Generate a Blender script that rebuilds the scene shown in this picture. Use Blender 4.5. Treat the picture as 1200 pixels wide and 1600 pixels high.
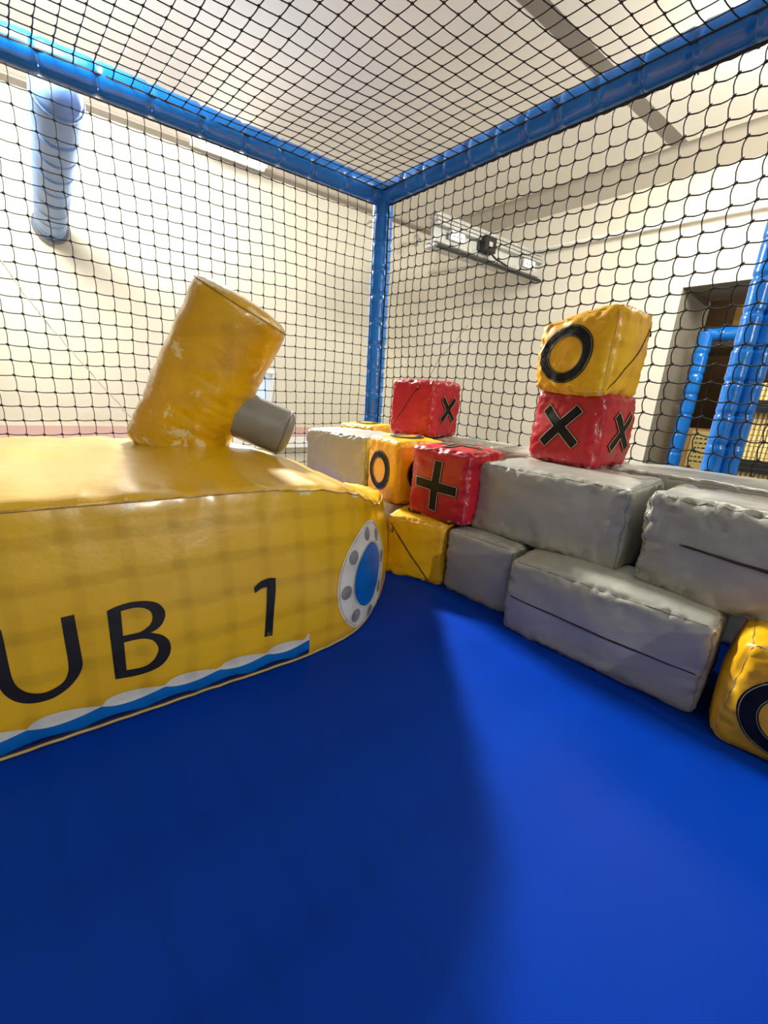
import bpy, bmesh, math, random
from math import sin, cos, pi, radians, sqrt, exp
from mathutils import Vector, Matrix, noise
from mathutils.geometry import delaunay_2d_cdt
random.seed(7)
for o in list(bpy.data.objects): bpy.data.objects.remove(o)
SC = bpy.context.scene
COL = SC.collection
K = 0.5                      # metres per layout unit (a dice cube is about 0.31 units = 15.5 cm)

# ------------------------------------------------------------------ camera
CAM_H = 0.9
cd = bpy.data.cameras.new('camera'); cam = bpy.data.objects.new('camera', cd); COL.objects.link(cam)
cd.sensor_fit = 'VERTICAL'; cd.sensor_height = 24; cd.lens = 24*640/1600; cd.clip_start = .02; cd.clip_end = 60
R0 = ((0.998124401, 0.0612182966, 0.0), (0.0167197507, -0.272604632, 0.961980855), (0.0588908293, -0.960176564, -0.273116889))
cam.matrix_world = Matrix(((R0[0][0], -R0[0][1], -R0[0][2], 0), (R0[1][0], -R0[1][1], -R0[1][2], 0),
                           (R0[2][0], -R0[2][1], -R0[2][2], CAM_H*K), (0, 0, 0, 1)))
SC.camera = cam

# ------------------------------------------------------------------ layout frame
A1 = radians(36.2); A2 = radians(132.5)
V1 = Vector((cos(A1), sin(A1), 0)); V2 = Vector((cos(A2), sin(A2), 0))     # along the left net / along the right net
N_ = Vector((-sin(A1), cos(A1), 0)); M_ = Vector((sin(A2), -cos(A2), 0))   # their outward normals
UP = Vector((0, 0, 1))
det = M_.x*N_.y - M_.y*N_.x
def mn(m, n, z=0):           # distance past the camera towards the gable wall, towards the roof slope, height
    return Vector(((m*N_.y - n*M_.y)/det, (M_.x*n - N_.x*m)/det, z))*K
def an(a, n, z=0):           # along / across the submarine
    return (V1*a + N_*n + UP*z)*K
def xyz(x, y, z=0): return Vector((x, y, z))*K
MR, NL = 2.58, 3.32          # planes of the right and the left net
ZB = 2.5                     # height of the top rails

# ------------------------------------------------------------------ light and exposure
w = bpy.data.worlds.new('world'); SC.world = w; w.use_nodes = True
w.node_tree.nodes['Background'].inputs[0].default_value = (1.0, .96, .9, 1)
w.node_tree.nodes['Background'].inputs[1].default_value = .22
SC.view_settings.view_transform = 'Standard'; SC.view_settings.look = 'None'
SC.view_settings.exposure = 0.25; SC.view_settings.gamma = 1; SC.view_settings.use_curve_mapping = False
def area(name, loc, target, sx, sy, power, col, spread=None):
    l = bpy.data.lights.new(name, 'AREA'); l.shape = 'RECTANGLE'; l.size = sx; l.size_y = sy
    l.energy = power; l.color = col
    if spread: l.spread = spread
    o = bpy.data.objects.new(name, l); COL.objects.link(o); o.location = loc
    o.rotation_euler = (Vector(target) - Vector(loc)).to_track_quat('-Z', 'Y').to_euler()
    return o
KEY = area('key_lamp', mn(2.3, 5.98, 3.47), mn(1.6, 2.2, 0), .24, .18, 76, (1, .97, .90), radians(104))
area('room_fill', mn(4.2, .9, 3.5), mn(5.3, 6.4, 1.6), .6, .5, 26, (1, .95, .82))  # added unseen fill aimed at the gable and roof slope
area('room_fill_right', mn(4.6, 1.2, 3.6), mn(5.2, 1.4, 0), .9, .6, 24, (1, .94, .84))  # added fill from above, out of view, for the right of the room
area('roof_fill', mn(-.3, 3.0, 3.3), mn(1.4, 7.0, 1.9), .8, .5, 30, (1, .94, .86), radians(110))  # fill added out of view to brighten the roof slope
area('front_lamp', mn(.4, -7.4, 2.9), mn(.5, 1.3, .4), .045, .045, 48, (1, .95, .86))

pl_ = bpy.data.lights.new('fill_light', 'POINT'); pl_.energy = 7; pl_.shadow_soft_size = .12; pl_.color = (1, .96, .88)  # unseen fill point added behind the camera to lift ceiling and block fronts
po_ = bpy.data.objects.new('fill_light', pl_); COL.objects.link(po_); po_.location = mn(-.6, -1.6, 2.9)

# ------------------------------------------------------------------ materials
def srgb(r, g, b):
    f = lambda c: (c/255/12.92) if c/255 <= .04045 else ((c/255+.055)/1.055)**2.4
    return (f(r), f(g), f(b), 1)
def mat(name, col, rough=.5, var=None, vscale=6, bump=0, bscale=40, coat=0, wear=None, wscale=22, wlim=.66, metal=0, spec=.5, detail=5, bdist=.004, stretch=None):
    m = bpy.data.materials.new(name); m.use_nodes = True
    nt = m.node_tree; b = nt.nodes['Principled BSDF']; L = nt.links.new
    b.inputs['Base Color'].default_value = col; b.inputs['Roughness'].default_value = rough
    b.inputs['Metallic'].default_value = metal; b.inputs['Specular IOR Level'].default_value = spec
    b.inputs['Coat Weight'].default_value = coat; b.inputs['Coat Roughness'].default_value = .18
    tc = nt.nodes.new('ShaderNodeTexCoord'); src = tc.outputs['Object']
    if stretch:
        mp = nt.nodes.new('ShaderNodeMapping'); mp.inputs['Scale'].default_value = stretch; L(src, mp.inputs[0]); src = mp.outputs[0]
    out = None
    if var is not None:
        n1 = nt.nodes.new('ShaderNodeTexNoise'); n1.inputs['Scale'].default_value = vscale; n1.inputs['Detail'].default_value = detail
        L(src, n1.inputs['Vector'])
        r = nt.nodes.new('ShaderNodeValToRGB'); r.color_ramp.elements[0].position = .35; r.color_ramp.elements[1].position = .68
        r.color_ramp.elements[0].color = col; r.color_ramp.elements[1].color = var
        L(n1.outputs[0], r.inputs[0]); out = r.outputs[0]
    if wear is not None:
        n2 = nt.nodes.new('ShaderNodeTexNoise'); n2.inputs['Scale'].default_value = wscale; n2.inputs['Detail'].default_value = 9
        n2.inputs['Roughness'].default_value = .7; n2.inputs['Distortion'].default_value = .6
        L(src, n2.inputs['Vector'])
        at = nt.nodes.new('ShaderNodeAttribute'); at.attribute_name = 'edge'
        ma = nt.nodes.new('ShaderNodeMath'); ma.operation = 'MULTIPLY_ADD'; ma.inputs[1].default_value = .17
        L(at.outputs['Fac'], ma.inputs[0]); L(n2.outputs[0], ma.inputs[2])
        r2 = nt.nodes.new('ShaderNodeValToRGB'); r2.color_ramp.elements[0].position = wlim; r2.color_ramp.elements[1].position = wlim+.05
        L(ma.outputs[0], r2.inputs[0])
        mx = nt.nodes.new('ShaderNodeMix'); mx.data_type = 'RGBA'
        L(r2.outputs[0], mx.inputs[0]); mx.inputs[7].default_value = wear
        if out: L(out, mx.inputs[6])
        else: mx.inputs[6].default_value = col
        out = mx.outputs[2]
    if out: L(out, b.inputs['Base Color'])
    if bump:
        n3 = nt.nodes.new('ShaderNodeTexNoise'); n3.inputs['Scale'].default_value = bscale; n3.inputs['Detail'].default_value = 4
        L(src, n3.inputs['Vector'])
        bp = nt.nodes.new('ShaderNodeBump'); bp.inputs['Strength'].default_value = bump; bp.inputs['Distance'].default_value = bdist
        L(n3.outputs[0], bp.inputs['Height']); L(bp.outputs[0], b.inputs['Normal'])
    return m
MT = {}
MT['yellow'] = mat('yellow_vinyl', srgb(208, 162, 0), .36, srgb(220, 176, 4), 5, .45, 22, .5, srgb(222, 208, 160), 26, .72)
MT['yellow_worn'] = mat('worn_yellow_vinyl', srgb(204, 156, 0), .30, srgb(216, 172, 4), 7, .8, 30, .5, srgb(226, 208, 150), 20, .635, bdist=.006)
MT['yellow_block'] = mat('yellow_block_vinyl', srgb(228, 170, 0), .38, srgb(236, 184, 6), 9, .4, 34, .15, srgb(226, 208, 160), 34, .715)
MT['red'] = mat('red_vinyl', srgb(176, 18, 34), .38, srgb(190, 28, 44), 9, .4, 34, .15, srgb(230, 196, 188), 34, .715)
MT['grey'] = mat('grey_vinyl', srgb(160, 160, 150), .34, srgb(172, 172, 162), 5, .4, 26, .2, srgb(198, 196, 186), 28, .755)
MT['grey_dark'] = mat('grey_vinyl_dull', srgb(120, 120, 112), .45, srgb(132, 132, 124), 5, .4, 26)
MT['black'] = mat('black_vinyl', srgb(18, 18, 17), .46, srgb(34, 33, 31), 14, .3, 40, 0, srgb(140, 135, 120), 30, .74, spec=.2)
MT['black_letter'] = mat('black_letter_vinyl', srgb(14, 14, 13), .5)
MT['thread_pale'] = mat('pale_stitching', srgb(190, 180, 150), .7)
MT['thread_grey'] = mat('grey_stitching', srgb(110, 108, 98), .7)
MT['seam_yellow'] = mat('yellow_seam', srgb(176, 128, 6), .5, srgb(215, 185, 120), 60, .5, 200)
MT['seam_grey'] = mat('grey_seam', srgb(132, 132, 122), .55)
MT['seam_red'] = mat('red_seam', srgb(140, 16, 28), .5, srgb(200, 140, 130), 60)
MT['zip'] = mat('dark_zip', srgb(40, 24, 14), .6)
MT['piping'] = mat('beige_piping', srgb(190, 165, 95), .5)
MT['white_vinyl'] = mat('white_vinyl', srgb(205, 205, 200), .42, srgb(220, 220, 214), 12, .3, 30)
MT['blue_vinyl'] = mat('blue_vinyl', srgb(0, 92, 175), .4, srgb(4, 104, 188), 9, .3, 30)
MT['navy_vinyl'] = mat('navy_vinyl', srgb(8, 22, 70), .4)
MT['rivet'] = mat('grey_rivet_vinyl', srgb(140, 142, 138), .5, srgb(120, 122, 118), 60)
MT['pad'] = mat('blue_foam_pad', srgb(8, 110, 204), .27, srgb(20, 122, 214), 8, .35, 30, .35)
MT['pad_overlit'] = mat('overlit_blue_foam_pad', srgb(120, 165, 225), .4, srgb(140, 180, 232), 8, .2, 30)  # paler than the other pads: overexposure put into the colour
MT['tie'] = mat('clear_cable_tie', srgb(90, 150, 215), .25)
MT['flange'] = mat('grey_flange', srgb(120, 128, 138), .5)
MT['net'] = mat('black_netting', srgb(12, 12, 13), .6)
MT['cord'] = mat('white_cord', srgb(205, 200, 190), .5)
MT['mat'] = mat('blue_floor_mat', srgb(0, 52, 160), .46, srgb(0, 58, 170), 2.2, .12, 5, 0, bdist=.01, spec=.08)
MT['mat_side'] = MT['mat']
MT['wall'] = mat('cream_painted_wall', srgb(236, 230, 214), .8, srgb(228, 222, 206), 1.2, .1, 20)
MT['ceiling'] = mat('white_ceiling_paint', srgb(250, 246, 234), .85, srgb(244, 240, 228), 1.2)
MT['roofwall'] = mat('cream_sloped_wall', srgb(240, 236, 214), .75, srgb(232, 226, 208), .8, .15, 12)
MT['ceil_grey'] = mat('grey_ceiling', srgb(196, 198, 192), .8)
MT['cove'] = mat('grey_cove_paint', srgb(196, 189, 174), .8)
MT['white_trim'] = mat('white_trim_paint', srgb(250, 250, 246), .5)
MT['grey_trim'] = mat('grey_trim_paint', srgb(168, 160, 148), .7)
MT['pink_trim'] = mat('pink_trim_paint', srgb(214, 178, 170), .7)
MT['alu'] = mat('brushed_aluminium', srgb(205, 205, 200), .4, srgb(180, 180, 176), 30, 0, 40, metal=.25)
MT['dark'] = mat('dark_plastic', srgb(24, 23, 22), .5)
MT['grey_reveal'] = mat('grey_door_reveal', srgb(150, 143, 126), .8, srgb(136, 130, 114), 4)
MT['brown'] = mat('brown_board', srgb(96, 74, 48), .8, srgb(70, 52, 34), 4)
MT['cardboard'] = mat('tan_cardboard', srgb(214, 172, 104), .8, srgb(196, 152, 86), 6)
MT['paper'] = mat('cream_paper', srgb(236, 214, 140), .8)
MT['ink'] = mat('dark_ink', srgb(60, 52, 40), .8)
MT['floor2'] = mat('grey_room_floor', srgb(150, 142, 130), .7, srgb(132, 126, 116), 3)
def emis(name, col, s):
    m = bpy.data.materials.new(name); m.use_nodes = True; b = m.node_tree.nodes['Principled BSDF']
    b.inputs['Base Color'].default_value = col; b.inputs['Emission Color'].default_value = col; b.inputs['Emission Strength'].default_value = s
    return m
MT['lamp'] = emis('lamp_diffuser', (1, .98, .94, 1), 3)
MT['sky'] = emis('daylight_pane', (.42, .50, .58, 1), .8)
MT['stripe'] = None
def stripe_mat():
    m = bpy.data.materials.new('striped_slats'); m.use_nodes = True; nt = m.node_tree; L = nt.links.new
    b = nt.nodes['Principled BSDF']; tc = nt.nodes.new('ShaderNodeTexCoord'); wv = nt.nodes.new('ShaderNodeTexWave')
    wv.inputs['Scale'].default_value = 26; wv.inputs['Distortion'].default_value = .6; wv.bands_direction = 'X'
    L(tc.outputs['Object'], wv.inputs['Vector'])
    r = nt.nodes.new('ShaderNodeValToRGB'); r.color_ramp.elements[0].position = .2; r.color_ramp.elements[1].position = .4
    r.color_ramp.elements[0].color = srgb(150, 120, 60); r.color_ramp.elements[1].color = srgb(250, 226, 150)
    L(wv.outputs[0], r.inputs[0]); L(r.outputs[0], b.inputs['Base Color']); b.inputs['Roughness'].default_value = .7
    return m
MT['stripe'] = stripe_mat()

# ------------------------------------------------------------------ mesh helpers
class MB:
    def __init__(s): s.v = []; s.f = []; s.e = None
    def add(s, vs, fs):
        k = len(s.v); s.v += [tuple(v) for v in vs]; s.f += [tuple(i+k for i in f) for f in fs]
    def build(s, name, m, parent=None, smooth=True, inv=None):
        me = bpy.data.meshes.new(name)
        vs = s.v if inv is None else [tuple(inv @ Vector(v)) for v in s.v]
        me.from_pydata(vs, [], s.f); me.materials.append(m); me.update()
        bm = bmesh.new(); bm.from_mesh(me); bmesh.ops.recalc_face_normals(bm, faces=bm.faces); bm.to_mesh(me); bm.free()
        if smooth:
            for p in me.polygons: p.use_smooth = True
        if s.e is not None:
            at = me.attributes.new('edge', 'FLOAT', 'POINT')
            for i, x in enumerate(s.e): at.data[i].value = x
        o = bpy.data.objects.new(name, me); COL.objects.link(o)
        if parent: o.parent = parent
        return o
def tag(o, label=None, cat=None, group=None, kind=None):
    if label: o['label'] = label
    if cat: o['category'] = cat
    if group: o['group'] = group
    if kind: o['kind'] = kind
    return o
def empty(name, loc=(0, 0, 0), rz=0):
    o = bpy.data.objects.new(name, None); COL.objects.link(o); o.location = loc; o.rotation_euler = (0, 0, rz)
    o.empty_display_size = .02
    return o
def inv_of(o):
    return (Matrix.Translation(o.location) @ o.rotation_euler.to_matrix().to_4x4()).inverted()
def frame(d):
    d = d.normalized(); a = UP if abs(d.z) < .9 else Vector((1, 0, 0))
    x = d.cross(a).normalized(); return x, d.cross(x).normalized()
def tube(mb, pts, r, sides=8, closed=False, caps=True):
    pts = [Vector(p) for p in pts]; n = len(pts); rs = r if isinstance(r, (list, tuple)) else [r]*n
    vs = []; fs = []; x = None
    for i in range(n):
        a = pts[(i-1) % n] if (closed or i > 0) else pts[0]; b = pts[(i+1) % n] if (closed or i < n-1) else pts[-1]
        d = (b-a); d = d.normalized() if d.length > 1e-9 else UP
        if x is None: x, y = frame(d)
        else:
            x = (x - d*x.dot(d)); x = x.normalized() if x.length > 1e-6 else frame(d)[0]
        y = d.cross(x)
        for k in range(sides):
            t = 2*pi*k/sides; vs.append(pts[i] + (x*cos(t) + y*sin(t))*rs[i])
    m = n if closed else n-1
    for i in range(m):
        j = (i+1) % n
        for k in range(sides):
            l = (k+1) % sides; fs.append((i*sides+k, i*sides+l, j*sides+l, j*sides+k))
    if caps and not closed:
        fs.append(tuple(range(sides))); fs.append(tuple((n-1)*sides+k for k in range(sides)))
    mb.add(vs, fs)
def box(mb, o, ex, ey, ez):      # a corner and three edge vectors
    o, ex, ey, ez = map(Vector, (o, ex, ey, ez))
    vs = [o, o+ex, o+ex+ey, o+ey, o+ez, o+ex+ez, o+ex+ey+ez, o+ey+ez]
    mb.add(vs, [(0, 1, 2, 3), (4, 5, 6, 7), (0, 1, 5, 4), (1, 2, 6, 5), (2, 3, 7, 6), (3, 0, 4, 7)])
def struct(name, mb, m, smooth=False):
    o = mb.build(name, m, None, smooth); o['kind'] = 'structure'; return o
def bevel(o, wd, seg=2):
    md = o.modifiers.new('bevel', 'BEVEL'); md.width = wd; md.segments = seg; md.limit_method = 'ANGLE'

def densify(loop, h):
    r = []
    for i in range(len(loop)):
        a = loop[i]; b = loop[(i+1) % len(loop)]; d = math.hypot(b[0]-a[0], b[1]-a[1]); k = max(1, int(math.ceil(d/h)))
        for j in range(k): r.append((a[0]+(b[0]-a[0])*j/k, a[1]+(b[1]-a[1])*j/k))
    return r
def inside(p, loops):
    c = False
    for L in loops:
        j = len(L)-1
        for i in range(len(L)):
            if (L[i][1] > p[1]) != (L[j][1] > p[1]) and p[0] < (L[j][0]-L[i][0])*(p[1]-L[i][1])/(L[j][1]-L[i][1])+L[i][0]: c = not c
            j = i
    return c
def tess(loops, h):
    loops = [densify(L, h) for L in loops]
    vs = []; ed = []
    for L in loops:
        k = len(vs); vs += [Vector(p) for p in L]; ed += [(k+i, k+(i+1) % len(L)) for i in range(len(L))]
    x0 = min(v.x for v in vs); x1 = max(v.x for v in vs); y0 = min(v.y for v in vs); y1 = max(v.y for v in vs)
    bd = list(vs); nx = int((x1-x0)/h)+1; ny = int((y1-y0)/h)+1
    for i in range(nx):
        for j in range(ny):
            p = (x0+(i+.5)*h, y0+(j+.5)*h)
            if inside(p, loops) and min((q.x-p[0])**2+(q.y-p[1])**2 for q in bd) > (.45*h)**2: vs.append(Vector(p))
    r = delaunay_2d_cdt(vs, ed, [], 0, 1e-7)
    V = [tuple(v) for v in r[0]]; F = []
    for f in r[2]:
        c = (sum(V[i][0] for i in f)/3, sum(V[i][1] for i in f)/3)
        if inside(c, loops): F.append(tuple(f))
    return V, F
def catmull(loop, k=4, corners=()):
    r = []; n = len(loop)
    for i in range(n):
        p0, p1, p2, p3 = loop[i-1], loop[i], loop[(i+1) % n], loop[(i+2) % n]
        if i in corners: p0 = p1
        if (i+1) % n in corners: p3 = p2
        for j in range(k):
            t = j/k
            r.append(tuple(.5*((2*p1[c])+(-p0[c]+p2[c])*t+(2*p0[c]-5*p1[c]+4*p2[c]-p3[c])*t*t+(-p0[c]+3*p1[c]-3*p2[c]+p3[c])*t**3) for c in (0, 1)))
    return r
def patch(name, loops, surf, off, m, parent, h=.012, thick=.0012, inv=None):
    V, F = tess(loops, h); mb = MB(); mb.add([surf(x, y, off) for x, y in V], F)
    o = mb.build(name, m, parent, True, inv)
    return o
def stitch(mb, loop, surf, off, r=.0007, h=.008):
    tube(mb, [surf(x, y, off) for x, y in densify(loop, h)], r, 5, closed=True)

# ------------------------------------------------------------------ soft blocks
def soft_fn(L, W, H, r=.012, puff=(.010, .010, .010), wr=.0022, seed=0, deform=None):
    a = (L/2, W/2, H/2); off = Vector((seed*3.17, seed*1.31, seed*7.7))
    def fn(p, extra=0.0):
        q = Vector([max(-(a[i]-r), min(a[i]-r, p[i])) for i in range(3)])
        d = Vector(p)-q
        d = d.normalized() if d.length > 1e-9 else UP
        rr = r
        x = q + d*rr
        c = [p[i]/a[i] for i in range(3)]
        disp = Vector((0, 0, 0)); edge = 1
        for i in range(3):
            j, k = (i+1) % 3, (i+2) % 3
            bb = max(0, 1-c[j]**2)**.75*max(0, 1-c[k]**2)**.75
            disp[i] = (1 if c[i] > 0 else -1)*abs(c[i])**6*puff[i]*bb
        # distance to the nearest edge, for seam gathers
        ds = sorted([a[i]-abs(p[i]) for i in range(3)]); e = ds[1]
        w1 = noise.noise(Vector(p)*16+off)*wr*1.3
        g = exp(-e/.022)*wr*1.7*(1-2.2*abs(noise.noise(Vector(p)*62+off*2)))
        g2 = exp(-e/.05)*wr*.9*noise.noise(Vector(p)*34+off*3)
        x = x + disp + d*(w1+g+g2+extra)
        if deform: x = deform(x)
        return x + Vector((0, 0, a[2]))
    return fn, a
def axis_coords(a, r, n):
    c = [-a, -a+r*.3, -a+r*.65, -a+r]
    for i in range(1, n): c.append(-a+r + (2*a-2*r)*i/n)
    return c + [a-r, a-r*.65, a-r*.3, a]
def soft_mesh(name, fn, a, r, m, parent, step=.007):
    mb = MB(); idx = {}; edge = []
    cs = [axis_coords(a[i], r, max(4, int(2*a[i]/step))) for i in range(3)]
    def vid(p):
        k = tuple(round(c, 6) for c in p)
        if k not in idx:
            idx[k] = len(mb.v); mb.v.append(tuple(fn(p)))
            ds = sorted([a[i]-abs(p[i]) for i in range(3)]); edge.append(max(0, 1-ds[1]/.02))
        return idx[k]
    for i in range(3):
        j, k = (i+1) % 3, (i+2) % 3
        for s in (-1, 1):
            for u in range(len(cs[j])-1):
                for v in range(len(cs[k])-1):
                    f = []
                    for (uu, vv) in ((u, v), (u+1, v), (u+1, v+1), (u, v+1)):
                        p = [0, 0, 0]; p[i] = s*a[i]; p[j] = cs[j][uu]; p[k] = cs[k][vv]; f.append(vid(p))
                    mb.f.append(tuple(f))
    mb.e = edge
    return mb.build(name, m, parent)
FACES = {'front': (1, -1, 0, 1), 'back': (1, 1, 0, -1), 'right': (0, 1, 1, 1), 'left': (0, -1, 1, -1), 'top': (2, 1, 0, 1)}
def face_surf(fn, a, face):
    ax, s, ua, us = FACES[face]; va = 2 if ax != 2 else 1
    def f(x, y, off=0):
        p = [0, 0, 0]; p[ax] = s*a[ax]; p[ua] = x*us; p[va] = y
        return fn(p, off)
    return f
def circle(cx, cy, r, n=40): return [(cx+r*cos(2*pi*i/n), cy+r*sin(2*pi*i/n)) for i in range(n)]
def cross(R, wd, rot, cx=0, cy=0):
    b = [(wd, wd), (wd, R), (-wd, R), (-wd, wd), (-R, wd), (-R, -wd), (-wd, -wd), (-wd, -R), (wd, -R), (wd, -wd), (R, -wd), (R, wd)]
    c, s = cos(rot), sin(rot)
    return [(cx+x*c-y*s, cy+x*s+y*c) for x, y in b]
def mark(kind, fn, a, face, parent, R=.047, cx=0, cy=0, rot=0):
    sf = face_surf(fn, a, face); st = MB()
    if kind == 'O':
        l = [circle(cx, cy, R), circle(cx, cy, R*.62)]
        o = patch('ring_mark', l, sf, .0012, MT['black'], parent, .007)
        stitch(st, circle(cx, cy, R*.96), sf, .0024, .0005); stitch(st, circle(cx, cy, R*.655), sf, .0024, .0005)
    else:
        l = [cross(R*1.12, R*.235, rot, cx, cy)]
        o = patch('cross_mark', l, sf, .0012, MT['black'], parent, .007)
        stitch(st, cross(R*1.09, R*.205, rot, cx, cy), sf, .0023, .0007)
    st.build('stitching', MT['thread_grey'] if kind == 'O' else MT['thread_pale'], o)
def line_on(sf, pts, r, off=.001, n=24):
    out = []
    for i in range(len(pts)-1):
        for j in range(n):
            t = j/n; out.append(sf(pts[i][0]*(1-t)+pts[i+1][0]*t, pts[i][1]*(1-t)+pts[i+1][1]*t, off))
    out.append(sf(pts[-1][0], pts[-1][1], off)); return out
def zipper(fn, a, face, parent, p0, p1, mname='dark', wob=0, r=.0011, pull=True):
    sf = face_surf(fn, a, face); n = 30; L = []
    for i in range(n+1):
        t = i/n; x = p0[0]*(1-t)+p1[0]*t; y = p0[1]*(1-t)+p1[1]*t
        L.append(sf(x+wob*sin(t*7), y+wob*sin(t*5+1), .0006))
    mb = MB(); tube(mb, L, [r*(.55+.45*sin(pi*i/n)+.3*random.random()) for i in range(n+1)], 6)
    z = mb.build('zip', MT['zip'], parent)
    if pull:
        q = Vector(L[2]); d = (sf(p0[0], p0[1], .006)-sf(p0[0], p0[1], 0)).normalized()
        mb = MB(); tube(mb, [q+d*.001, q+d*.004+Vector((0, 0, -.004)), q+d*.004+Vector((0, 0, -.013))], [.0016, .0012, .0022], 6)
        mb.build('zip_pull', MT['dark'], z)
def seams(fn, a, parent, m, r=.0010):
    mb = MB()
    for i in range(3):
        j, k = (i+1) % 3, (i+2) % 3
        for sj in (-1, 1):
            for sk in (-1, 1):
                pts = []
                for t in range(31):
                    p = [0, 0, 0]; p[i] = a[i]*(-.93+1.86*t/30); p[j] = sj*a[j]; p[k] = sk*a[k]; pts.append(fn(p, -.0002))
                tube(mb, pts, r, 6)
    mb.build('seam', m, parent)
def block(kind, x, y, deg, z, L, W, H, label, seed, puff=(.008, .008, .008), group=None, r=.012, wr=.0022, deform=None, marks=(), zips=(), big=False, color=None):
    """x, y is the front left bottom corner in layout units; the front faces the camera"""
    th = radians(deg); d = Vector((cos(th), sin(th), 0)); wv = Vector((-d.y, d.x, 0))
    c = xyz(x, y, z) + d*L*K/2 + wv*W*K/2
    name = {'yellow': 'yellow_dice_cube', 'red': 'red_dice_cube', 'grey': 'grey_soft_brick'}[kind]
    e = empty(name, c, th); tag(e, label, 'block', group)
    fn, a = soft_fn(L*K, W*K, H*K, r, puff, wr, seed, deform)
    m = {'yellow': MT['yellow_block'], 'red': MT['red'], 'grey': MT['grey']}[kind]
    soft_mesh('cover', fn, a, r, m, e, .006 if not big else .007)
    seams(fn, a, e, {'yellow': MT['seam_yellow'], 'red': MT['seam_red'], 'grey': MT['seam_grey']}[kind])
    for mk in marks: mark(mk[0], fn, a, mk[1], e, **(mk[2] if len(mk) > 2 else {}))
    for zp in zips: zipper(fn, a, zp[0], e, zp[1], zp[2], **(zp[3] if len(zp) > 3 else {}))
    return e

# ------------------------------------------------------------------ the setting
Z0 = -1.7
mb = MB(); q = [mn(-3.2, -2.2), mn(MR+.12, -2.2), mn(MR+.12, NL+.12), mn(-3.2, NL+.12)]
n0 = len(q); mb.add([p for p in q]+[p-UP*.10*K for p in q], [(0, 1, 2, 3), (7, 6, 5, 4), (0, 1, 5, 4), (1, 2, 6, 5), (2, 3, 7, 6), (3, 0, 4, 7)])
struct('floor', mb, MT['mat'])
mb = MB(); box(mb, mn(-9, -7, Z0-.1), mn(18, 0)-mn(0, 0), mn(0, 16)-mn(0, 0), UP*.1*K); struct('floor', mb, MT['floor2'])
# roof slope on the left: n + 0.31 z = 7.375
def rn(z): return 7.375-.31*z
mb = MB(); wz0, wz1, wm0, wm1 = .42, 1.16, 2.25, 3.42
def roofquad(m0, m1, z0, z1):
    mb.add([mn(m0, rn(z0), z0), mn(m1, rn(z0), z0), mn(m1, rn(z1), z1), mn(m0, rn(z1), z1)], [(0, 1, 2, 3)])
roofquad(-9, wm0, Z0, 3.9); roofquad(wm1, 6.2, Z0, 3.9); roofquad(wm0, wm1, Z0, wz0); roofquad(wm0, wm1, wz1, 3.9)
o = struct('wall_left', mb, MT['roofwall'], False); md = o.modifiers.new('s', 'SOLIDIFY'); md.thickness = .05; md.offset = -1
# gable wall with the doorway
GM = 6.1; dn0, dn1, dz = .2, 2.38, 2.32
mb = MB()
def gq(n0, n1, z0, z1, m=GM): mb.add([mn(m, n0, z0), mn(m, n1, z0), mn(m, n1, z1), mn(m, n0, z1)], [(0, 1, 2, 3)])
gq(-7, dn0, Z0, 3.48); gq(dn1, 8.2, Z0, 3.48); gq(dn0, dn1, dz, 3.48)
struct('wall_right', mb, MT['wall'])
mb = MB()
mb.add([mn(GM, -7, 3.48), mn(GM, 8.2, 3.48), mn(5.66, 8.2, 3.70), mn(5.66, -7, 3.70)], [(0, 1, 2, 3)])
struct('trim_1', mb, MT['cove'])
# door reveal and the space beyond
mb = MB()
mb.add([mn(GM, dn1, Z0), mn(GM+.9, dn1, Z0), mn(GM+.9, dn1, dz), mn(GM, dn1, dz)], [(0, 1, 2, 3)])
mb.add([mn(GM, dn0, Z0), mn(GM+.9, dn0, Z0), mn(GM+.9, dn0, dz), mn(GM, dn0, dz)], [(0, 1, 2, 3)])
mb.add([mn(GM, dn0, dz), mn(GM+.9, dn0, dz), mn(GM+.9, dn1, dz), mn(GM, dn1, dz)], [(0, 1, 2, 3)])
struct('door_1', mb, MT['grey_reveal'])
mb = MB()
mb.add([mn(GM+.9, -2, Z0), mn(GM+.9, dn0, Z0), mn(GM+.9, dn0, 3), mn(GM+.9, -2, 3)], [(0, 1, 2, 3)])
mb.add([mn(GM+2.6, -2, Z0), mn(GM+2.6, 5, Z0), mn(GM+2.6, 5, 3.4), mn(GM+2.6, -2, 3.4)], [(0, 1, 2, 3)])
mb.add([mn(GM+.9, 3.2, Z0), mn(GM+2.6, 3.2, Z0), mn(GM+2.6, 3.2, 3.4), mn(GM+.9, 3.2, 3.4)], [(0, 1, 2, 3)])
struct('wall_back', mb, MT['brown'])
area('doorway_lamp', mn(GM+1.7, 1.4, 2.9), mn(GM+2.2, 1.6, 0), .5, .5, 5, (1, .85, .6))
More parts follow.
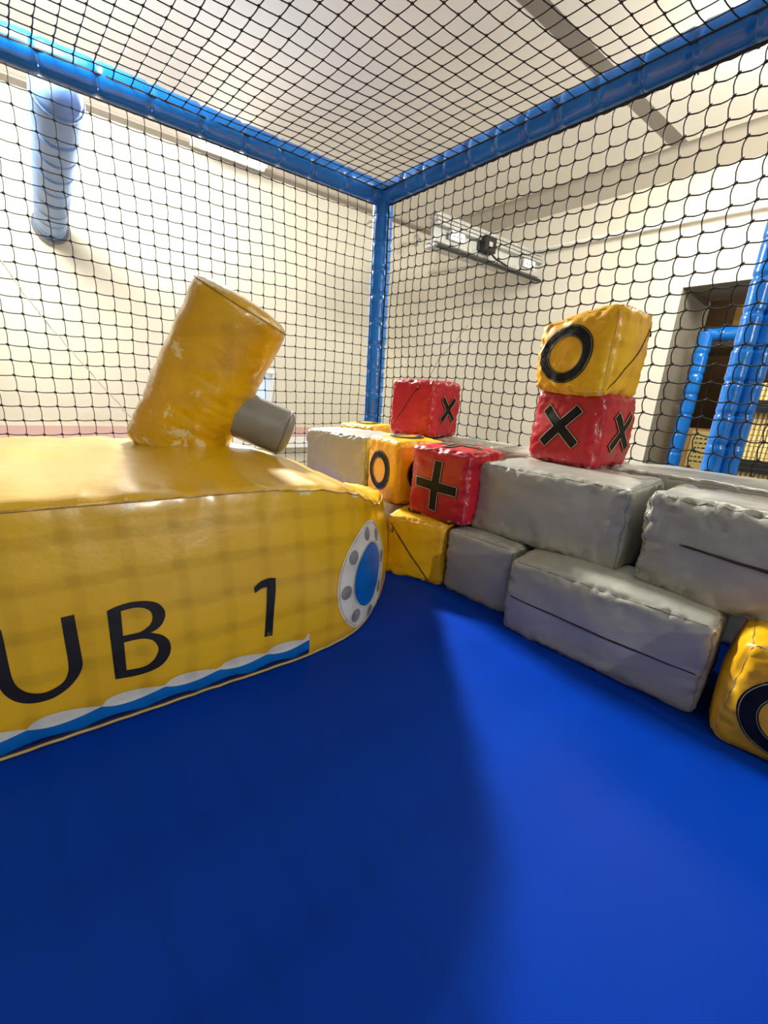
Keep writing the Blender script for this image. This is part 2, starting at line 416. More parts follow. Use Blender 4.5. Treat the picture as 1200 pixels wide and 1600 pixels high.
# ceiling
mb = MB(); mb.add([mn(-9, -7, 3.70), mn(5.66, -7, 3.70), mn(5.66, 6.3, 3.70), mn(-9, 6.3, 3.70)], [(0, 1, 2, 3)])
o = struct('ceiling', mb, MT['ceiling']); md = o.modifiers.new('s', 'SOLIDIFY'); md.thickness = .04; md.offset = 1
mb = MB()        # thin grey slab just below the ceiling, gable side
pg = [(2.45, 2.02), (3.25, 2.93), (4.10, 3.88), (4.90, 4.82), (5.55, 5.6), (5.64, 5.5), (5.64, 2.62), (2.0, 2.62), (2.0, 2.3)]
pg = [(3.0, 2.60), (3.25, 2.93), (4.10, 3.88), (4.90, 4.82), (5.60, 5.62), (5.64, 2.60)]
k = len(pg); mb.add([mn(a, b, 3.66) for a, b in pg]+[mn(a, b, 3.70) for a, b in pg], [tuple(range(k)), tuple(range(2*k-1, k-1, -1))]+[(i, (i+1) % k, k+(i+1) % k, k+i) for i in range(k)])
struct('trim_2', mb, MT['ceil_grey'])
mb = MB(); box(mb, mn(-9, 2.47, 3.62), mn(5.68+9, 0)-mn(0, 0), mn(0, .15)-mn(0, 0), UP*.10*K); struct('trim_3', mb, MT['grey_trim'])
mb = MB(); box(mb, mn(-9, 6.12, 3.60), mn(15, 0)-mn(0, 0), mn(0, .14)-mn(0, 0), UP*.09*K); struct('trim_4', mb, MT['grey_trim'])
mb = MB(); box(mb, mn(-9, 7.20, -.13), mn(15.1, 0)-mn(0, 0), mn(0, .3)-mn(0, 0), UP*.20*K); struct('trim_5', mb, MT['white_trim'])
mb = MB(); box(mb, mn(-9, 7.24, .075), mn(15.1, 0)-mn(0, 0), mn(0, .3)-mn(0, 0), UP*.16*K); struct('trim_6', mb, MT['pink_trim'])

# roof window behind the periscope
wr_ = empty('window_1', mn((wm0+wm1)/2, rn(.8), .8)); wr_['kind'] = 'structure'; iv = inv_of(wr_)
mb = MB()
mb.add([mn(wm0, rn(wz0)+.14, wz0), mn(wm1, rn(wz0)+.14, wz0), mn(wm1, rn(wz1)+.14, wz1), mn(wm0, rn(wz1)+.14, wz1)], [(0, 1, 2, 3)])
mb.build('pane', MT['sky'], wr_, False, iv)
mb = MB(); cc = [(wm0, wz0), (wm1, wz0), (wm1, wz1), (wm0, wz1)]
tube(mb, [mn(a, rn(b)-.01, b) for a, b in cc], .02, 6, closed=True); tube(mb, [mn(a, rn(b)+.08, b) for a, b in cc], .022, 6, closed=True)
mb.build('window_frame', MT['white_trim'], wr_, False, iv)

# ------------------------------------------------------------------ blue padded climbing frame
def pad(mb, p0, p1, r, ties, jit=.003, sides=20, seed=1):
    p0 = Vector(p0); p1 = Vector(p1); L = (p1-p0).length; n = int(L/.008); pts = []; rs = []
    for i in range(n+1):
        t = i/n; s = t*L; pts.append(p0.lerp(p1, t))
        k = 1.0
        for q in ties: k -= .16*exp(-((s-q)/.007)**2); k += .03*exp(-((s-q)/.03)**2)
        rs.append(r*k + jit*.3*noise.noise(Vector((s*18, seed, 0))))
    x, y = frame(p1-p0); vs = []; fs = []
    d = (p1-p0).normalized()
    for i in range(n+1):
        for k in range(sides):
            t = 2*pi*k/sides; nn = x*cos(t)+y*sin(t); s = i/n*L
            near = min([abs(s-q) for q in ties] or [1])
            wv = jit*exp(-near/.03)*noise.noise(Vector((cos(t)*3, sin(t)*3, s*30+seed*9)))
            vs.append(pts[i]+nn*(rs[i]+wv))
    for i in range(n):
        for k in range(sides):
            l = (k+1) % sides; fs.append((i*sides+k, i*sides+l, (i+1)*sides+l, (i+1)*sides+k))
    fs.append(tuple(range(sides))); fs.append(tuple(n*sides+k for k in range(sides)))
    mb.add(vs, fs)
def tie_ring(p, d, r, parent, inv, name='cable_tie', tr=.0014):
    x, y = frame(d); mb = MB(); tube(mb, [p+(x*cos(2*pi*k/24)+y*sin(2*pi*k/24))*r for k in range(24)], tr, 6, closed=True)
    h = p+(x*cos(2.2)+y*sin(2.2))*r; tube(mb, [h, h+(h-p).normalized()*.008], .0022, 5)
    return mb.build(name, MT['tie'], parent, True, inv)
RP = .083*K
cc0 = mn(MR, NL, 0)
fr = empty('padded_climbing_frame', cc0); iv = inv_of(fr)
tag(fr, 'blue foam-padded climbing frame whose upright and top rails meet in the corner behind the blocks', 'climbing frame')
def member(name, p0, p1, tdist, r=RP, seed=1, first=.12, lab=None, ties=True, jit=.004, m=None):
    p0 = Vector(p0); p1 = Vector(p1); L = (p1-p0).length; d = (p1-p0).normalized()
    ts = []; s = first
    while s < L-.03: ts.append(s); s += tdist*(.92+.16*random.random())
    mb = MB(); pad(mb, p0, p1, r, ts, seed=seed, jit=jit); o = mb.build(name, m or MT['pad'], fr, True, iv)
    if lab: o['label'] = lab
    if ties:
        for q in ts: tie_ring(p0+d*q, d, r*.87, o, iv)
    return o
member('post', mn(MR, NL, 0), mn(MR, NL, ZB-.02), .105, first=.05, seed=2)
member('top_rail', mn(MR, NL, ZB), mn(-2.9, NL, ZB), .13, seed=3, first=.07)
member('top_rail', mn(MR, NL, ZB)+M_*.0, mn(MR, -2.0, ZB), .105, seed=4, first=.055)
bp = empty('dummy'); bpy.data.objects.remove(bp)
s0 = xyz(-2.10, 3.00, 2.52); s1 = xyz(-3.93, 5.23, 2.50)
br = member('brace', s0, s1, .16, r=.138*K, seed=5, first=.2, jit=.0015, m=MT['pad_overlit'], lab='blue padded tube, paled with painted-in light, running out to the sloping wall')
mb = MB(); dd = (s1-s0).normalized(); s2 = s0-dd*.07; tube(mb, [s2, s2.lerp(s0, .35), s2.lerp(s0, .7), s0+dd*.012], [.05*K, .085*K, .12*K, .1395*K], 24); mb.build('sleeve_end', MT['pad_overlit'], br, True, iv)
mb = MB(); pts = [s1-dd*.012, s1+dd*.004, s1+dd*.02]; tube(mb, pts, [.165*K, .17*K, .17*K], 24); mb.build('flange', MT['flange'], br, True, iv)
mb = MB(); tube(mb, [mn(MR, NL, 0), mn(-2.9, NL, 0)], RP*.9, 14); mb.build('bottom_rail', MT['pad'], fr, True, iv)
mb = MB(); tube(mb, [mn(MR, NL-.1, 0), mn(MR, -2.0, 0)], RP*.9, 14); mb.build('bottom_rail', MT['pad'], fr, True, iv)

# ------------------------------------------------------------------ netting
ICO = None
def knot(mb, p, r, d1, d2, nrm):
    vs = [p+d1*r*1.25, p-d1*r*1.25, p+d2*r*.95, p-d2*r*.95, p+nrm*r*.9, p-nrm*r*.9]
    mids = [(0, 2), (2, 1), (1, 3), (3, 0), (0, 4), (2, 4), (1, 4), (3, 4), (0, 5), (2, 5), (1, 5), (3, 5)]
    fs = [(0, 2, 4), (2, 1, 4), (1, 3, 4), (3, 0, 4), (2, 0, 5), (1, 2, 5), (3, 1, 5), (0, 3, 5)]
    mb.add(vs, fs)
def netting(name, P, nu, nv, du, dv, nrm, label, th=.00115, kr=.0029, amp=.12, edge=True, skip=None, wob=.05, kdir=1):
    """P(i, j) gives the knot position; strands run between neighbouring knots"""
    mb = MB(); rnd = random.Random(hash(label) % 1000 if False else len(label))
    pos = {}
    cell = (P(1, 0)-P(0, 0)).length
    eu = (P(1, 0)-P(0, 0)).normalized(); ev = (P(0, 1)-P(0, 0)).normalized()
    for i in range(nu+1):
        for j in range(nv+1):
            if skip and skip(i, j): continue
            c = .7 if 0 < i < nu and 0 < j < nv else .15
            g = noise.noise_vector(Vector((i*.17, j*.17, len(label))))*cell*.28*c
            pos[i, j] = P(i, j) + eu*(g.x+rnd.uniform(-wob, wob)*cell*c) + ev*(g.y+rnd.uniform(-wob, wob)*cell*c) + nrm*g.z*.8
    A = cell*amp
    def strand(a, b, side):
        pts = []
        for k in range(5):
            t = k/4; s = sin(pi*t)*(1-.0*t)*A*(.6+.8*t)
            pts.append(a.lerp(b, t)+side*s)
        tube(mb, pts, th, 4, caps=False)
    for (i, j), p in pos.items():
        if (i+1, j) in pos: strand(p, pos[i+1, j], -ev*kdir)
        if (i, j+1) in pos: strand(p, pos[i, j+1], -eu)
        knot(mb, p, kr, (eu+ev*kdir).normalized(), (eu-ev*kdir).normalized(), nrm)
    if edge:
        for line in ([pos[i, 0] for i in range(nu+1) if (i, 0) in pos], [pos[i, nv] for i in range(nu+1) if (i, nv) in pos],
                     [pos[0, j] for j in range(nv+1) if (0, j) in pos], [pos[nu, j] for j in range(nv+1) if (nu, j) in pos]):
            if len(line) > 2: tube(mb, line, th*2.0, 5)
    o = mb.build(name, MT['net'], None, False); tag(o, label, 'net'); return o
CELL = .0865
# left net: i from the post towards the camera side, j up
nu, nv = 60, 28; zt, zb_ = ZB-.10, .05
netting('safety_net', lambda i, j: mn(MR-.10-(i*CELL), NL-.02, zb_+(zt-zb_)*j/nv), nu, nv, 0, 0, N_,
        'black knotted safety net stretched below the left top rail beside the yellow submarine', amp=.05, wob=.03, th=.0013, kr=.0042, kdir=1)
netting('safety_net', lambda i, j: mn(MR-.02, NL-.10-(i*CELL), zb_+(zt-zb_)*j/nv), 52, nv, 0, 0, M_,
        'black knotted safety net hanging behind the wall of grey blocks on the right', amp=.11, wob=.035, th=.0016, kr=.0048, kdir=1)
netting('safety_net', lambda i, j: mn(MR-.08-i*CELL, NL-.08-j*CELL, ZB-.01-.05*sin(pi*min(1, i/42))*sin(pi*min(1, j/42))), 44, 58, 0, 0, UP,
        'black knotted safety net stretched overhead as the roof of the play area', amp=.03, wob=.03, th=.0015, kr=.0042, kdir=1)

netting('safety_net', lambda i, j: mn(MR-.10-(i*CELL), -1.05, zb_+(zt-zb_)*j/nv), 54, nv, 0, 0, N_,
        'black knotted safety net closing the open side behind the camera', amp=.05, wob=.03, th=.0014, kr=.0042, kdir=1)

# white repair cords on the nets
def cord(pts, label, r=.0012):
    mb = MB(); P = []
    for i in range(len(pts)-1):
        for k in range(10): P.append(Vector(pts[i]).lerp(Vector(pts[i+1]), k/10)+Vector((sin(i*5+k*1.9), cos(k*2.3+i), 0))*.0016)
    P.append(Vector(pts[-1])); tube(mb, P, r, 6)
    P2 = [p+Vector((sin(k*1.1)*.003, 0, cos(k*.9)*.003)) for k, p in enumerate(P)]; tube(mb, P2, r*.5, 5)
    o = mb.build('loose_cord', MT['cord'], None); tag(o, label, 'cord'); return o
cord([mn(.07, 3.26, 1.50), mn(.16, 3.26, 1.32), mn(.25, 3.26, 1.17), mn(.42, 3.26, .92), mn(.61, 3.26, .65), mn(.70, 3.26, .5)], 'thin white cord running diagonally down the left net behind the submarine')
cord([mn(2.64, 2.36, 1.44), mn(2.64, 2.5, 1.30), mn(2.64, 2.61, 1.21), mn(2.64, 2.85, .85), mn(2.64, 3.0, .56)], 'thin pale cord running diagonally behind the right net above the lone red cube')
mb = MB(); c0 = mn(MR-.1, NL-.03, 2.27)
for q in ((-.04, .0, -.012), (-.035, .0, -.004), (-.02, .01, -.02), (-.028, 0, .004)): tube(mb, [c0, c0+Vector(q)*.5+Vector((0, 0, .004)), c0+Vector(q)], .0009, 5)
o = mb.build('cord_knot', MT['net'], None); tag(o, 'black knotted cord ends tied round the top of the corner upright', 'cord')

# ------------------------------------------------------------------ yellow submarine
sub = empty('play_submarine', an(.1, 1.8)); ivs = inv_of(sub)
tag(sub, 'large yellow padded toy submarine with black lettering, a porthole and a tilted periscope', 'soft play submarine')
front = [(-2.6, 1.135), (-1.2, 1.135), (0, 1.135), (.30, 1.135), (.45, 1.135), (.55, 1.14), (.68, 1.16), (.79, 1.20), (.90, 1.276), (1.035, 1.40), (1.177, 1.563), (1.27, 1.70), (1.31, 1.83)]
back = [(-2.6, 2.56), (-1.2, 2.56), (0, 2.56), (.30, 2.56), (.45, 2.55), (.57, 2.53), (.68, 2.49), (.80, 2.43), (.92, 2.34), (1.04, 2.24), (1.15, 2.11), (1.25, 1.98), (1.31, 1.83)]
def arc(l, k):     # resample a polyline by arc length through a smooth spline
    pts = []
    for i in range(len(l)-1):
        p0, p1, p2, p3 = l[max(i-1, 0)], l[i], l[i+1], l[min(i+2, len(l)-1)]
        m = max(2, int(math.hypot(p2[0]-p1[0], p2[1]-p1[1])/.01))
        for j in range(m):
            t = j/m
            pts.append(tuple(.5*((2*p1[c])+(-p0[c]+p2[c])*t+(2*p0[c]-5*p1[c]+4*p2[c]-p3[c])*t*t+(-p0[c]+3*p1[c]-3*p2[c]+p3[c])*t**3) for c in (0, 1)) if i > 3 or l is not front else (p1[0]*(1-t)+p2[0]*t, p1[1]*(1-t)+p2[1]*t))
    pts.append(l[-1]); return pts
FA = arc(front, 0); FS = [0]
for i in range(1, len(FA)): FS.append(FS[-1]+math.hypot(FA[i][0]-FA[i-1][0], FA[i][1]-FA[i-1][1]))
S45 = 3.05          # arc length at a = .45
BA = arc(back, 0); BS = [0]
for i in range(1, len(BA)): BS.append(BS[-1]+math.hypot(BA[i][0]-BA[i-1][0], BA[i][1]-BA[i-1][1]))
def at_s(P, S, s):
    s = max(0, min(S[-1]-1e-6, s)); lo, hi = 0, len(S)-1
    while hi-lo > 1:
        md = (lo+hi)//2
        if S[md] <= s: lo = md
        else: hi = md
    t = (s-S[lo])/max(1e-9, S[hi]-S[lo]); p = (P[lo][0]*(1-t)+P[hi][0]*t, P[lo][1]*(1-t)+P[hi][1]*t)
    return p
def ztop(a):
    T = [(-9, .61), (.40, .605), (.6, .59), (.72, .567), (.80, .545), (.90, .50), (1.0, .45), (1.1, .415), (1.2, .40), (1.4, .385)]
    for i in range(len(T)-1):
        if T[i][0] <= a <= T[i+1][0]:
            t = (a-T[i][0])/(T[i+1][0]-T[i][0]); t = t*t*(3-2*t) if i else t; return T[i][1]*(1-t)+T[i+1][1]*t
    return T[-1][1]
def side_pt(P, S, s, f, sign=1, off=0.0):
    p = at_s(P, S, s); q0 = at_s(P, S, s-.03); q1 = at_s(P, S, s+.03)
    tx, ty = q1[0]-q0[0], q1[1]-q0[1]; l = math.hypot(tx, ty) or 1
    nx, ny = ty/l*sign, -tx/l*sign          # outward in (a, n)
    zt = ztop(p[0]); z = f*zt
    inset = .045*f - .022*sin(pi*min(1, max(0, f)))
    inset += .02*max(0, (.08-f)/.08)**2
    w = noise.noise(Vector((s*3, f*2.2, 1.3)))*.010*sin(pi*min(1, max(0, f)))
    g = exp(-(1-f)/.10)*.006*(1-2*abs(noise.noise(Vector((s*15, f*3, 4)))))*(1 if f < .995 else .3)
    g += exp(-f/.10)*.004*(1-2*abs(noise.noise(Vector((s*13, f*3, 9)))))
    o = off/K
    return an(p[0]+nx*(-inset+w+g+o), p[1]+ny*(-inset+w+g+o), z)
mb = MB(); edge = []
NS, NF = 260, 34
slist = [FS[-1]*(1-(1-i/NS)**1.35) for i in range(NS+1)]
fl = [j/NF for j in range(NF+1)]
for i in range(NS+1):
    for j in range(NF+1):
        mb.v.append(tuple(side_pt(FA, FS, slist[i], fl[j]))); edge.append(max(0, 1-min(fl[j], 1-fl[j])*12))
for i in range(NS):
    for j in range(NF): a = i*(NF+1)+j; mb.f.append((a, a+1, a+NF+2, a+NF+1))
k0 = len(mb.v)
bl = [BS[-1]*(1-(1-i/NS)**1.35) for i in range(NS+1)]
for i in range(NS+1):
    for j in range(NF+1):
        mb.v.append(tuple(side_pt(BA, BS, bl[i], fl[j], -1))); edge.append(0)
for i in range(NS):
    for j in range(NF): a = k0+i*(NF+1)+j; mb.f.append((a, a+1, a+NF+2, a+NF+1))
# top
k1 = len(mb.v); NT = 70
TOPG = []
for i in range(NS+1):
    F0 = side_pt(FA, FS, slist[i], 1); B0 = side_pt(BA, BS, bl[i], 1, -1); row = []
    wdt = (F0-B0).length/K
    for j in range(NT+1):
        t = j/NT; p = F0.lerp(B0, t); b = 4*t*(1-t)
        e = min(t, 1-t)*wdt
        bulge = .036*min(1, wdt/1.2)*(b**.6)
        s = slist[i]
        wv = .024*b**.5*noise.noise(Vector((s*2.2, t*3.2, 2.2))) + .010*noise.noise(Vector((s*7, t*2.6, 5)))*min(1, e/.08)
        wv += exp(-e/.12)*.010*min(1, e/.02)*(1-2.1*abs(noise.noise(Vector((s*9, 0, 3+(0 if t < .5 else 5))))))
        # gathers fanning out of the nose and round the periscope foot
        p = p + UP*(bulge+wv)*K
        row.append(len(mb.v)); mb.v.append(tuple(p)); edge.append(max(0, 1-e/.05))
    TOPG.append(row)
for i in range(NS):
    for j in range(NT): mb.f.append((TOPG[i][j], TOPG[i+1][j], TOPG[i+1][j+1], TOPG[i][j+1]))
k2 = len(mb.v)
for j in range(NF+1):
    A_ = Vector(mb.v[j]); B_ = Vector(mb.v[k0+j])
    for q_ in range(13): mb.v.append(tuple(A_.lerp(B_, q_/12)-V1*.02*sin(pi*q_/12))); edge.append(0)
for j in range(NF):
    for q_ in range(12): a = k2+j*13+q_; mb.f.append((a, a+1, a+14, a+13))
mb.e = edge
mb.build('hull', MT['yellow'], sub, True, ivs)
mb = MB(); tube(mb, [side_pt(FA, FS, s, 1.0, 1, .0005) for s in [FS[-1]*i/400 for i in range(401)]], .0017, 6); mb.build('top_seam', MT['seam_yellow'], sub, True, ivs)
mb = MB(); tube(mb, [side_pt(BA, BS, s, 1.0, -1, .0005) for s in [BS[-1]*i/200 for i in range(201)]], .0017, 6); mb.build('top_seam', MT['seam_yellow'], sub, True, ivs)
mb = MB(); tube(mb, [side_pt(FA, FS, s, .012, 1, .0022)for s in [FS[-1]*i/400 for i in range(401)]], .0024, 6); o = mb.build('piping', MT['piping'], sub, True, ivs); o['label'] = 'beige piping along the lower edge'
def hull_surf(x, z, off=0):           # x measured from a = .45 along the side, z in layout units
    s = S45+x; p = at_s(FA, FS, s); return side_pt(FA, FS, s, z/ztop(p[0]), 1, off)
# lettering
Ul = [(-.552, .346), (-.526, .347), (-.525, .287), (-.524, .227), (-.526, .205), (-.537, .181), (-.559, .157), (-.589, .141), (-.62, .140), (-.645, .149), (-.664, .167), (-.677, .195), (-.683, .238), (-.683, .30), (-.684, .35), (-.657, .347), (-.656, .313), (-.656, .236), (-.652, .204), (-.643, .185), (-.628, .17), (-.605, .162), (-.583, .167), (-.566, .178), (-.556, .197), (-.552, .224), (-.552, .282)]
Bl = [(-.461, .339), (-.443, .345), (-.422, .349), (-.397, .349), (-.368, .343), (-.347, .331), (-.335, .311), (-.334, .292), (-.342, .272), (-.356, .259), (-.372, .253), (-.347, .239), (-.332, .219), (-.328, .192), (-.336, .167), (-.354, .147), (-.378, .138), (-.413, .136), (-.463, .143)]
b1 = [(-.432, .331), (-.405, .333), (-.384, .328), (-.369, .316), (-.364, .3), (-.368, .282), (-.378, .271), (-.397, .262), (-.434, .262)]
b2 = [(-.434, .243), (-.407, .243), (-.385, .239), (-.367, .226), (-.358, .202), (-.363, .184), (-.376, .166), (-.399, .157), (-.436, .161)]
one = [(-.091, .315), (-.071, .33), (-.044, .336), (-.021, .332), (-.023, .287), (-.031, .223), (-.038, .137), (-.064, .14), (-.057, .218), (-.050, .308), (-.066, .308), (-.088, .297)]
for nm, lp in (('letter', [catmull(Ul, 4, (0, 1, 14, 15))]), ('letter', [catmull(Bl, 4, (0, 10, 18)), catmull(b1, 4, (0, 8)), catmull(b2, 4, (0, 8))]), ('numeral', [catmull(one, 4, (0, 3, 6, 7, 9, 11))])):
    patch(nm, lp, hull_surf, .0008, MT['black_letter'], sub, .014, .0010, ivs)
# waves: joints every .148 along the side
J0, PJ = -.055, .148
xs = [-2.3+i*.0125 for i in range(int(2.396/.0125)+1)]+[.096]
def ph(x): return ((x-J0)/PJ) % 1.0
def white_top(x):
    p = ph(x); return .074+.022*sin(pi*p**.6)**.8 + (.017 if x > .085 else 0)
def blue_top(x):
    p = ph(x); e = .074-.014*sin(pi*min(1, p**.8)); return e
def navy_top(x):
    p = ph(x+.055); return .019+.017*abs(sin(pi*p))**.9
BOT = .006
wv = empty('x'); bpy.data.objects.remove(wv)
wh = patch('wave_foam', [[(x, max(blue_top(x)-.008, BOT)) for x in xs]+[(x, white_top(x)) for x in reversed(xs)]], hull_surf, .0006, MT['white_vinyl'], sub, .02, .0008, ivs)
wh['label'] = 'white foam crest of the wave band'
wb = patch('wave', [[(x, BOT) for x in xs]+[(x, blue_top(x)) for x in reversed(xs)]], hull_surf, .0011, MT['blue_vinyl'], sub, .02, .0008, ivs); wb['label'] = 'bright blue wave band'
wn = patch('wave_trough', [[(x, BOT-.001) for x in xs]+[(x, navy_top(x)) for x in reversed(xs)]], hull_surf, .0016, MT['navy_vinyl'], sub, .02, .0008, ivs); wn['label'] = 'navy lower edge of the wave band'
# porthole
pc = (.428, .212); R1, R2 = .215, .128
ring = patch('porthole', [circle(*pc, R1, 64), circle(*pc, R2*.96, 48)], hull_surf, .0010, MT['white_vinyl'], sub, .016, .0010, ivs); ring['label'] = 'white porthole ring with grey rivets and a blue pane'
gl = patch('porthole_pane', [circle(*pc, R2, 48)], hull_surf, .0014, MT['blue_vinyl'], ring, .016, .0010, ivs)
mb = MB(); stitch(mb, circle(*pc, R1*.96, 60), hull_surf, .0018, .0007, .02); stitch(mb, circle(*pc, R2*1.05, 50), hull_surf, .0022, .0006, .02); mb.build('stitching', MT['thread_pale'], ring, True, ivs)
for k in range(8):
    t = radians(94+45*k); patch('rivet', [circle(pc[0]+.171*cos(t), pc[1]+.171*sin(t), 0.027, 18)], hull_surf, .0018, MT['rivet'], ring, .01, .0008, ivs)
# periscope
def cyl(name, p0, p1, r, m, parent, seed, wr=.004, low=1.0, sides=72, rings=64, cap=.3):
    p0 = Vector(p0); p1 = Vector(p1); ax = (p1-p0); L = ax.length; ax.normalize(); x, y = frame(ax); mb = MB(); ed = []
    prof = [(0.0, .0), (0.0, .55), (.0, .85), (.004, .95), (.012, .99)]+[(.014+(L-.028)*i/rings, 1.0) for i in range(rings+1)]+[(L-.010, .985), (L-.001, .95), (L+cap*.022, .82), (L+cap*.040, .5), (L+cap*.046, .0)]
    for (h, k) in prof:
        for s in range(sides):
            t = 2*pi*s/sides; nn = x*cos(t)+y*sin(t)
            v = Vector((cos(t)*2.0, sin(t)*2.0, h*26+seed))
            hz = noise.noise(Vector((cos(t)*1.6, sin(t)*1.6, h*70+seed)))
            dlo = exp(-max(0, h)/(L*.33))*low+.18
            e = min(abs(h), abs(L-h))
            w = wr*(.5*noise.noise(v)+dlo*(.25-1.5*abs(hz))*.9) + exp(-e/.012)*wr*.55*(1-2*abs(noise.noise(Vector((cos(t)*9, sin(t)*9, seed)))))
            bul = .02*r*sin(pi*min(1, max(0, h/L)))
            mb.v.append(tuple(p0+ax*h+nn*(r*k+(w+bul)*(1 if k > .9 else k)))); ed.append(max(.0, 1-e/.02, .55*dlo))
    P = len(prof)
    for i in range(P-1):
        for s in range(sides): l = (s+1) % sides; mb.f.append((i*sides+s, i*sides+l, (i+1)*sides+l, (i+1)*sides+s))
    mb.e = ed
    o = mb.build(name, m, parent, True, ivs)
    sm = MB(); tube(sm, [p1-ax*.004+(x*cos(2*pi*s/60)+y*sin(2*pi*s/60))*(r+.0006) for s in range(60)], .0014, 5, closed=True)
    sm.build('seam', MT['seam_yellow'] if m == MT['yellow_worn'] else MT['seam_grey'], o, True, ivs)
    return o
pb = xyz(-.965, 1.84, .60); pt = xyz(-.628, 1.84, 1.225)
per = cyl('periscope', pb, pt, .194*K, MT['yellow_worn'], sub, 3, wr=.0066)
g0_ = pb.lerp(pt, .34)+Vector((.05, .01, 0))
gd = Vector((.84, .22, -.34)).normalized()
cyl('eyepiece', g0_, g0_+gd*.150, .105*K, MT['grey_dark'], per, 8, wr=.0010, low=.3, sides=40, rings=20)['label'] = 'short grey padded cylinder on the side of the periscope'

# ------------------------------------------------------------------ the wall of soft blocks
q = pi/4
block('yellow', .021, 2.012, -24, 0, .31, .31, .315, 'yellow soft cube with a diagonal zip standing on the mat beside the submarine nose', 1, marks=(('O', 'top', dict(cx=-.004, cy=0)),), zips=(('front', (-.066, .060), (.045, -.070), dict(r=.0014)),), group=None)
block('grey', .316, 1.874, -46, 0, .345, .54, .305, 'short grey block on the mat between the yellow zip cube and long grey brick', 2, puff=(.006, .008, .010), big=True)
block('grey', .520, 1.525, -44.5, 0, .655, .34, .305, 'long grey soft brick lying on the mat with a slit along its middle', 3, puff=(.006, .010, .012), zips=(('front', (-.152, .002), (.155, -.004), dict(r=.0013, pull=False)), ('right', (-.075, -.004), (.06, -.004), dict(r=.0010, pull=False))), big=True)
def lean(p): return Vector((p.x - .12*(p.z)*1.0, p.y, p.z))
block('yellow', .992, .985, -44, 0, .33, .31, .325, 'yellow cube with a big black ring on the mat at the right edge', 4, r=.016, puff=(.014, .012, .008), marks=(('O', 'front', dict(R=.060, cx=-.009, cy=-.004)), ('O', 'top', dict(R=.045))), deform=lambda p: Vector((p.x+.05*(p.z), p.y, p.z)))
block('grey', -.325, 2.70, -52, 0, .62, .34, .318, 'grey soft brick low behind the submarine nose, under the yellow ring cube', 5, big=True)
# hidden bricks that carry the back rows
def back(nhi, L, z, label, seed, W=.37, m0=2.02, **kw):
    p = mn(m0, nhi)/K; return block('grey', p.x, p.y, -47.5, z, L, W, .325 if z else .315, label, seed, big=True, puff=(.004, .006, .010), **kw)
HG = 'grey soft bricks hidden in the bottom back row'
for k, nh in enumerate((.42, 1.06, 1.70, 2.36)):
    back(nh, .62, 0, 'grey soft brick in the hidden bottom back row beneath the upper grey bricks', 20+k, m0=2.06, W=.33, group=HG)
# upper row
block('grey', .425, 1.890, -46.5, .315, .645, .40, .315, 'grey brick with gathered top seam in the upper front row, below the two-cube stack', 6, puff=(.005, .008, .008), wr=.003, big=True)
block('grey', .903, 1.358, -48.5, .315, .67, .37, .318, 'frayed grey brick with a long open slit in the upper front row', 7, puff=(.005, .014, .008), wr=.0042, zips=(('front', (-.112, .010), (.166, -.004), dict(r=.0022, pull=False)),), big=True)
block('red', .128, 2.063, -43.4, .330, .335, .305, .338, 'red cube with black plus marks on its front and top', 8, marks=(('X', 'front', dict(R=.056, cx=.0, cy=-.002, rot=-.06)), ('X', 'top', dict(R=.054, rot=.05))))
block('yellow', -.111, 2.445, -58, .330, .32, .31, .338, 'yellow cube with black rings between the shiny grey brick and red plus cube', 9, marks=(('O', 'front', dict(R=.056, cx=-.004, cy=-.004)), ('O', 'top', dict(R=.05)), ('O', 'right', dict(R=.05))))
block('grey', -.585, 2.97, -43.5, .322, .62, .37, .322, 'shiny crinkled grey brick at the far left end of the upper row', 10, wr=.0034, big=True, puff=(.005, .008, .005))
p = mn(2.0, 2.92)/K
block('grey', p.x-.06, p.y+.02, -47, 0, .34, .34, .318, 'grey soft brick in the hidden bottom back row beneath the upper grey bricks', 30, group=HG)
block('yellow', p.x-.04, p.y-.01, -35, .322, .34, .31, .345, 'mostly hidden yellow cube near the corner upright, only its ringed top showing', 11, marks=(('O', 'top', dict(R=.05)),))
back(2.20, .62, .318, 'grey soft brick in the upper back row under the lone red cube', 12)
back(1.56, .62, .318, 'grey soft brick in the upper back row left of the red and yellow stack', 13)
back(.92, .64, .318, 'grey brick in the upper back row, just behind the two-cube stack', 14)
back(.26, .64, .318, 'grey brick in the upper back row, cut by the right edge', 15)
# cubes on top
block('red', .008, 2.80, -40, .668, .32, .315, .335, 'red cube with a frayed diagonal seam, alone on top near the corner upright', 16, puff=(.005, .008, .006), wr=.003, marks=(('X', 'right', dict(R=.046, rot=q, cx=.006)),), zips=(('front', (.035, .075), (-.062, -.055), dict(r=.0012)),))
block('red', .696, 2.043, -53, .645, .32, .31, .32, 'red soft cube with two black X marks at the bottom of the two-cube stack', 17, marks=(('X', 'front', dict(R=.052, rot=q+.04, cx=-.003, cy=.004)), ('X', 'right', dict(R=.048, rot=q, cx=.004, cy=0))), puff=(.012, .010, .004), wr=.0028, r=.015)
def slump(p):
    x, y, z = p; k = (z+.08)/.16
    return Vector((x*(1+.04*k), y, z*(1.0+.42*max(-.06, x)) - .002 + .010*k*(x/.08)))
block('yellow', .672, 2.035, -53.5, .965, .33, .30, .315, 'yellow soft cube with a black ring slumped on top of the red X cube', 18, deform=slump, r=.017, wr=.003, puff=(.012, .010, .008), marks=(('O', 'front', dict(R=.060, cx=-.012, cy=.000)),), zips=(('right', (.062, .052), (-.066, -.068), dict(r=.0012, wob=.003)),))

